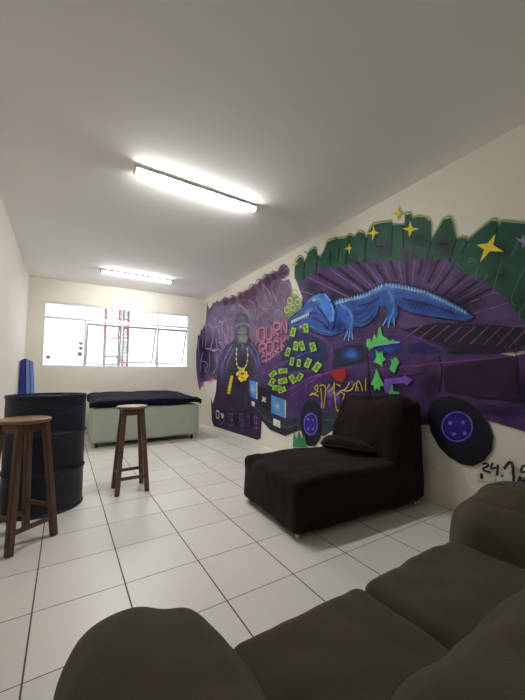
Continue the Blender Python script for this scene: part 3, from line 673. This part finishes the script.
# --- crocodile
P = Paint()
P.blob(345, 318, 58, 14, (20, 22, 54), .85); P.blob(430, 300, 54, 13, (24, 22, 56), .85)
croc = [(290, 320), (298, 313), (305, 307), (308, 300), (313, 296), (320, 293), (326, 294), (332, 304), (335, 301), (345, 299), (359, 296), (368, 292), (377, 287), (386, 283), (396, 283), (410, 286), (426, 291), (446, 299), (462, 308), (475, 317), (466, 321), (450, 319), (430, 316), (410, 312), (397, 305),
        (399, 312), (397, 318), (395, 325), (391, 322), (389, 328), (387, 321), (384, 326), (386, 317), (389, 312), (386, 307), (380, 306), (378, 314), (370, 323), (362, 327), (355, 326), (353, 333), (354, 340), (350, 336), (349, 341), (348, 336), (344, 340), (347, 330), (347, 327), (343, 332), (338, 334),
        (331, 336), (324, 335), (316, 332), (306, 324), (298, 325), (290, 328)]
P.stroke(croc, 3.2, (16, 18, 46), .85, .7, True); P.poly(croc, (38, 80, 164))
for x, y, rx, ry, c, a, r_ in ((322, 306, 10, 9, (62, 118, 206), .9, 0), (330, 318, 8, 14, (54, 106, 196), .85, 0), (320, 328, 14, 5, (52, 98, 180), .8, .2), (352, 318, 6, 8, (66, 122, 206), .9, 0), (392, 300, 8, 12, (74, 128, 208), .9, 0), (392, 288, 16, 5, (86, 144, 220), .8, 0), (360, 314, 14, 9, (34, 58, 130), .8, 0),
                               (430, 298, 26, 6, (58, 110, 196), .85, .33), (455, 311, 16, 5, (50, 98, 190), .8, .45), (345, 304, 20, 4, (46, 78, 150), .7, -.15), (372, 308, 9, 8, (50, 92, 172), .7, 0), (300, 319, 8, 4, (56, 104, 186), .9, -.5), (416, 304, 16, 5, (26, 50, 120), .7, .25)): P.blob(x, y, rx, ry, c, a, r_)
for c_, w_ in (([(340, 304), (350, 311), (353, 320), (350, 332)], 5), ([(388, 290), (394, 300), (394, 312), (390, 320)], 6), ([(338, 300), (360, 299), (384, 289), (400, 287), (440, 299), (466, 314)], 4.5), ([(312, 302), (322, 298), (330, 306), (331, 320)], 5), ([(294, 323), (306, 316), (314, 308)], 3.5)):
    P.stroke(c_, w_, (88, 148, 224), .75, .8)
for c_ in ([(358, 306), (372, 303), (382, 296)], [(356, 322), (366, 322), (376, 314)], [(400, 298), (430, 305), (456, 314)]): P.stroke(c_, 3, (22, 44, 112), .8, .8)
P.stroke([(331, 298), (335, 308), (336, 322), (332, 333)], 2.6, (14, 24, 70), .9, .7); P.stroke([(313, 318), (322, 322), (330, 330)], 2, (18, 30, 82), .85, .7); P.blob(322, 300, 6, 4, (120, 176, 236), .8); P.stroke([(326, 296), (331, 306), (333, 316)], 3, (104, 164, 232), .8, .8); P.blob(309, 312, 6, 4, (110, 168, 230), .8, -.6)
P.blob(340, 326, 9, 9, (20, 36, 96), .8); P.poly([(321, 295), (326, 293), (332, 301), (336, 312), (335, 321), (331, 323), (326, 316), (322, 306)], (66, 122, 212), .9); P.stroke([(326, 294), (331, 302), (334, 312), (333, 321)], 1.6, (124, 180, 238), .9, .6); P.stroke([(308, 303), (314, 298), (321, 295)], 1.6, (106, 164, 226), .8, .6); P.stroke([(296, 325), (308, 325), (320, 330), (334, 333)], 1.5, (84, 140, 214), .8, .7); P.stroke([(318, 306), (324, 314), (330, 324), (328, 328)], 1.6, (14, 24, 70), .85, .6); P.stroke([(330, 302), (336, 306), (338, 316)], 1.4, (20, 34, 90), .8, .6)
P.stroke([(292, 325), (302, 320), (310, 314), (318, 313)], 1.8, (18, 26, 66), .9, .5); P.blob(315, 300, 2.2, 1.6, (214, 226, 170), 1, 0, .5, 10); P.blob(315, 300, .9, .9, (16, 20, 36), 1, 0, .6, 8)
for k in range(9): P.poly([(292+k*2, 321-k*.9), (294+k*2, 320-k*.9), (293.2+k*2, 324.5-k*.9)], (206, 218, 210))
def ridge(a, b, n, h):
    for k in range(n):
        t_ = k/n; x = a[0]+(b[0]-a[0])*t_; y = a[1]+(b[1]-a[1])*t_
        P.poly([(x, y+2.6), (x+1.6, y-h), (x+3.2, y+2.6)], (150, 188, 232), .95); P.stroke([(x+1.4, y+6), (x+2, y+2)], 1.2, (96, 146, 212), .7, .6)
ridge((336, 302), (366, 294), 10, 2); ridge((366, 294), (384, 284), 6, 2); ridge((386, 284), (424, 291), 12, 2); ridge((424, 291), (468, 313), 14, 1.6)
for c_ in ([(349, 331), (345, 340)], [(351, 331), (349.5, 341)], [(353, 331), (354, 340)], [(388, 318), (384, 326)], [(391, 318), (389.5, 328)], [(395, 318), (395.5, 327)]): P.stroke(c_, 1.3, (150, 186, 226), .9, .5)
for k in range(16):
    t_ = k/16; P.stroke([(398+t_*66, 300+t_*14), (394+t_*66, 307+t_*11)], 1, (24, 44, 110), .7, .6)
for c_ in ([(345, 320), (352, 324), (362, 322), (372, 316)], [(348, 312), (356, 310), (366, 308)], [(352, 318), (362, 316), (370, 312)], [(384, 290), (382, 300), (386, 306)]): P.stroke(c_, 1, (92, 140, 206), .6, .6)
P.done('painted_crocodile', mur)

# --- banknotes
def note(cx_, cy_, w_, h_, rot, k=0):
    P = Paint(); ca, sa = math.cos(rot), math.sin(rot)
    def q(u, v): return (cx_+u*w_*ca-v*h_*sa, cy_+u*w_*sa+v*h_*ca)
    P.poly([q(-.62, -.58), (q(.62, -.58)), q(.62, .58), q(-.62, .58)], (34, 60, 34)); P.poly([q(-.5, -.5), q(.5, -.5), q(.5, .5), q(-.5, .5)], (148, 192, 70)); P.blob(cx_, cy_, w_*.36, h_*.36, (186, 214, 96), .8, rot)
    P.stroke([q(.2, -.26), q(-.2, -.2), q(-.15, 0), q(.18, .05), q(.18, .22), q(-.2, .26)], 1, (44, 84, 36), .95, .4)
    P.done('painted_banknote', mur)
for x, y, w_, h_, r in ((294, 332, 5, 9, .25), (307, 328, 5, 9, -.05), (297, 346, 5, 9, .15), (303, 346, 5, 9.5, -.3), (314, 347, 6, 9, -.25), (289, 352, 4.4, 9, .3), (293, 361.5, 4, 8, .2), (300, 363, 4, 7.5, .1), (309, 363, 5.5, 9.5, .4), (318, 367, 6, 10, .65),
                       (274, 374, 5, 8, .9), (284, 371, 5, 9, 1.5), (284, 381, 5.6, 9, 1.4), (294, 379, 5.6, 9, -.6), (301, 377, 5, 8, .6), (273, 382, 5, 8, .5), (278, 388, 5, 9, 1.7), (283, 390, 5, 8, 1.2)): note(x, y, w_, h_, r)
P = Paint(); P.poly([(292, 296), (297, 294), (303, 300), (304, 306), (298, 312), (290, 319), (285, 312), (288, 304)], (128, 150, 96), .8)
for x, y in ((296, 293), (291, 301), (299, 302), (288, 310), (294, 308)): P.stroke(ell(x, y, 2.4, 3, 9), 1.1, (190, 214, 140), .9, .5, True)
P.done('pale_green_scrawl', mur)

# --- tags on the car door
P = Paint(); Yc = (216, 196, 52)
P.blob(341, 374, 6, 7, (166, 30, 36), 1, 0, .6); P.poly([(330, 373), (338, 370), (346, 368), (348, 376), (344, 382), (338, 381)], (160, 32, 38), .9)
P.done('red_flower_mark', mur)
P = Paint(); P.blob(332, 392, 6, 8, (112, 86, 172), .9, 0, .4); P.blob(339, 397, 5, 8, (112, 86, 172), .8, 0, .3); P.blob(331, 402, 3, 8, (106, 80, 166), .8); P.blob(354, 383, 6, 4, (110, 84, 170), .8); P.done('lilac_patch', mur)
P = Paint()
for c_ in ([(320, 392), (316, 388), (319, 385), (318, 392), (311, 395)], [(313, 393), (320, 396)], [(322, 388), (323, 398), (323, 408)], [(321, 386), (325, 385), (327, 390), (325, 408)], [(326, 392), (331, 384)], [(329, 392), (334, 388), (336, 382), (335, 394)], [(336, 392), (337, 404), (339, 411), (343, 404), (346, 393)], [(338, 395), (342, 392), (346, 395)],
           [(341, 391), (347, 389), (351, 382)], [(338, 384), (342, 386)], [(353, 390), (357, 383), (360, 391)], [(357, 391), (359, 381), (362, 384), (364, 391)], [(367, 378), (367, 391)], [(344, 390), (350, 391), (354, 388)]): P.stroke(c_, 1.25, Yc, .95, .4)
P.done('yellow_tag', mur)
P = Paint(); Gc = (92, 200, 96)
P.poly([(368, 340), (371, 338), (373, 342), (376, 334), (378, 339), (380, 328), (382, 327), (384, 336), (388, 338), (391, 341), (395, 339), (397, 342), (386, 345), (376, 347), (371, 350), (368, 346)], Gc)
P.stroke([(370, 346), (382, 345), (401, 342)], 1.5, (126, 176, 214), .95)
P.poly([(377, 349), (380, 353), (384, 351), (385, 357), (388, 359), (384, 362), (384, 367), (380, 364), (375, 362), (378, 357)], Gc); P.poly([(396, 357), (399, 359), (401, 362), (399, 366), (396, 373), (393, 371), (391, 369), (393, 364), (392, 359), (394, 360)], (84, 194, 110))
P.poly([(378, 368), (381, 377), (384, 382), (386, 386), (382, 386), (381, 391), (378, 388), (376, 391), (375, 385), (372, 385), (375, 378)], Gc); P.poly([(392, 385), (394, 384), (395, 391), (401, 392), (400, 394), (390, 394)], (84, 186, 110))
P.done('green_leaf_tag', mur)
P = Paint(); P.poly([(386, 379), (404, 377), (406, 375), (414, 380), (408, 386), (406, 383), (393, 384), (391, 392), (387, 393), (385, 386)], (116, 78, 178)); P.done('lilac_arrow', mur)
P = Paint(); P.poly([(294, 447), (295, 431), (298, 439), (300, 430), (303, 438), (306, 435), (308, 447)], (52, 132, 88)); P.done('green_grass_mark', mur)
# --- black marker number
P = Paint(); K = (34, 24, 44)
for c_, w_ in (([(483.5, 464), (487, 463), (490, 465), (484, 469), (492.5, 472)], 1.7), ([(494.5, 462), (492.5, 468), (498, 467)], 1.7), ([(499.5, 464), (498.5, 475)], 1.9), ([(503, 475), (504, 476)], 2.4), ([(505.5, 468.5), (511, 462), (514, 465), (515.5, 485)], 2.4),
               ([(522, 471), (525, 465), (529, 470), (522, 472)], 1.8), ([(518, 486), (522, 476), (524, 484), (528, 475), (529, 488)], 1.9), ([(534, 474), (534, 488)], 1.8)): P.stroke(c_, w_*1.35, K, .97, .2)
P.done('marker_number', mur)


# ------------------------------------------------------------ light, camera, world
w = bpy.data.worlds.new('overcast_sky'); bpy.context.scene.world = w; w.use_nodes = True
bg = w.node_tree.nodes['Background']; bg.inputs[0].default_value = (.93, .96, 1, 1); bg.inputs[1].default_value = .36
cam = bpy.data.cameras.new('camera'); co = bpy.data.objects.new('camera', cam); C.objects.link(co)
cam.sensor_fit = 'HORIZONTAL'; cam.sensor_width = 36; cam.lens = FPX/525*36; cam.clip_start = .02
co.matrix_world = Matrix(((rt.x, up.x, -fw.x, EYE.x), (rt.y, up.y, -fw.y, EYE.y), (rt.z, up.z, -fw.z, EYE.z), (0, 0, 0, 1)))
sc = bpy.context.scene; sc.camera = co
sc.view_settings.view_transform = 'Standard'; sc.view_settings.look = 'None'; sc.view_settings.gamma = 1
sc.view_settings.use_curve_mapping = False; sc.view_settings.exposure = 2.38
sc.cycles.transparent_max_bounces = 96; sc.cycles.max_bounces = 8; sc.cycles.diffuse_bounces = 5
sc.cycles.sample_clamp_indirect = 6
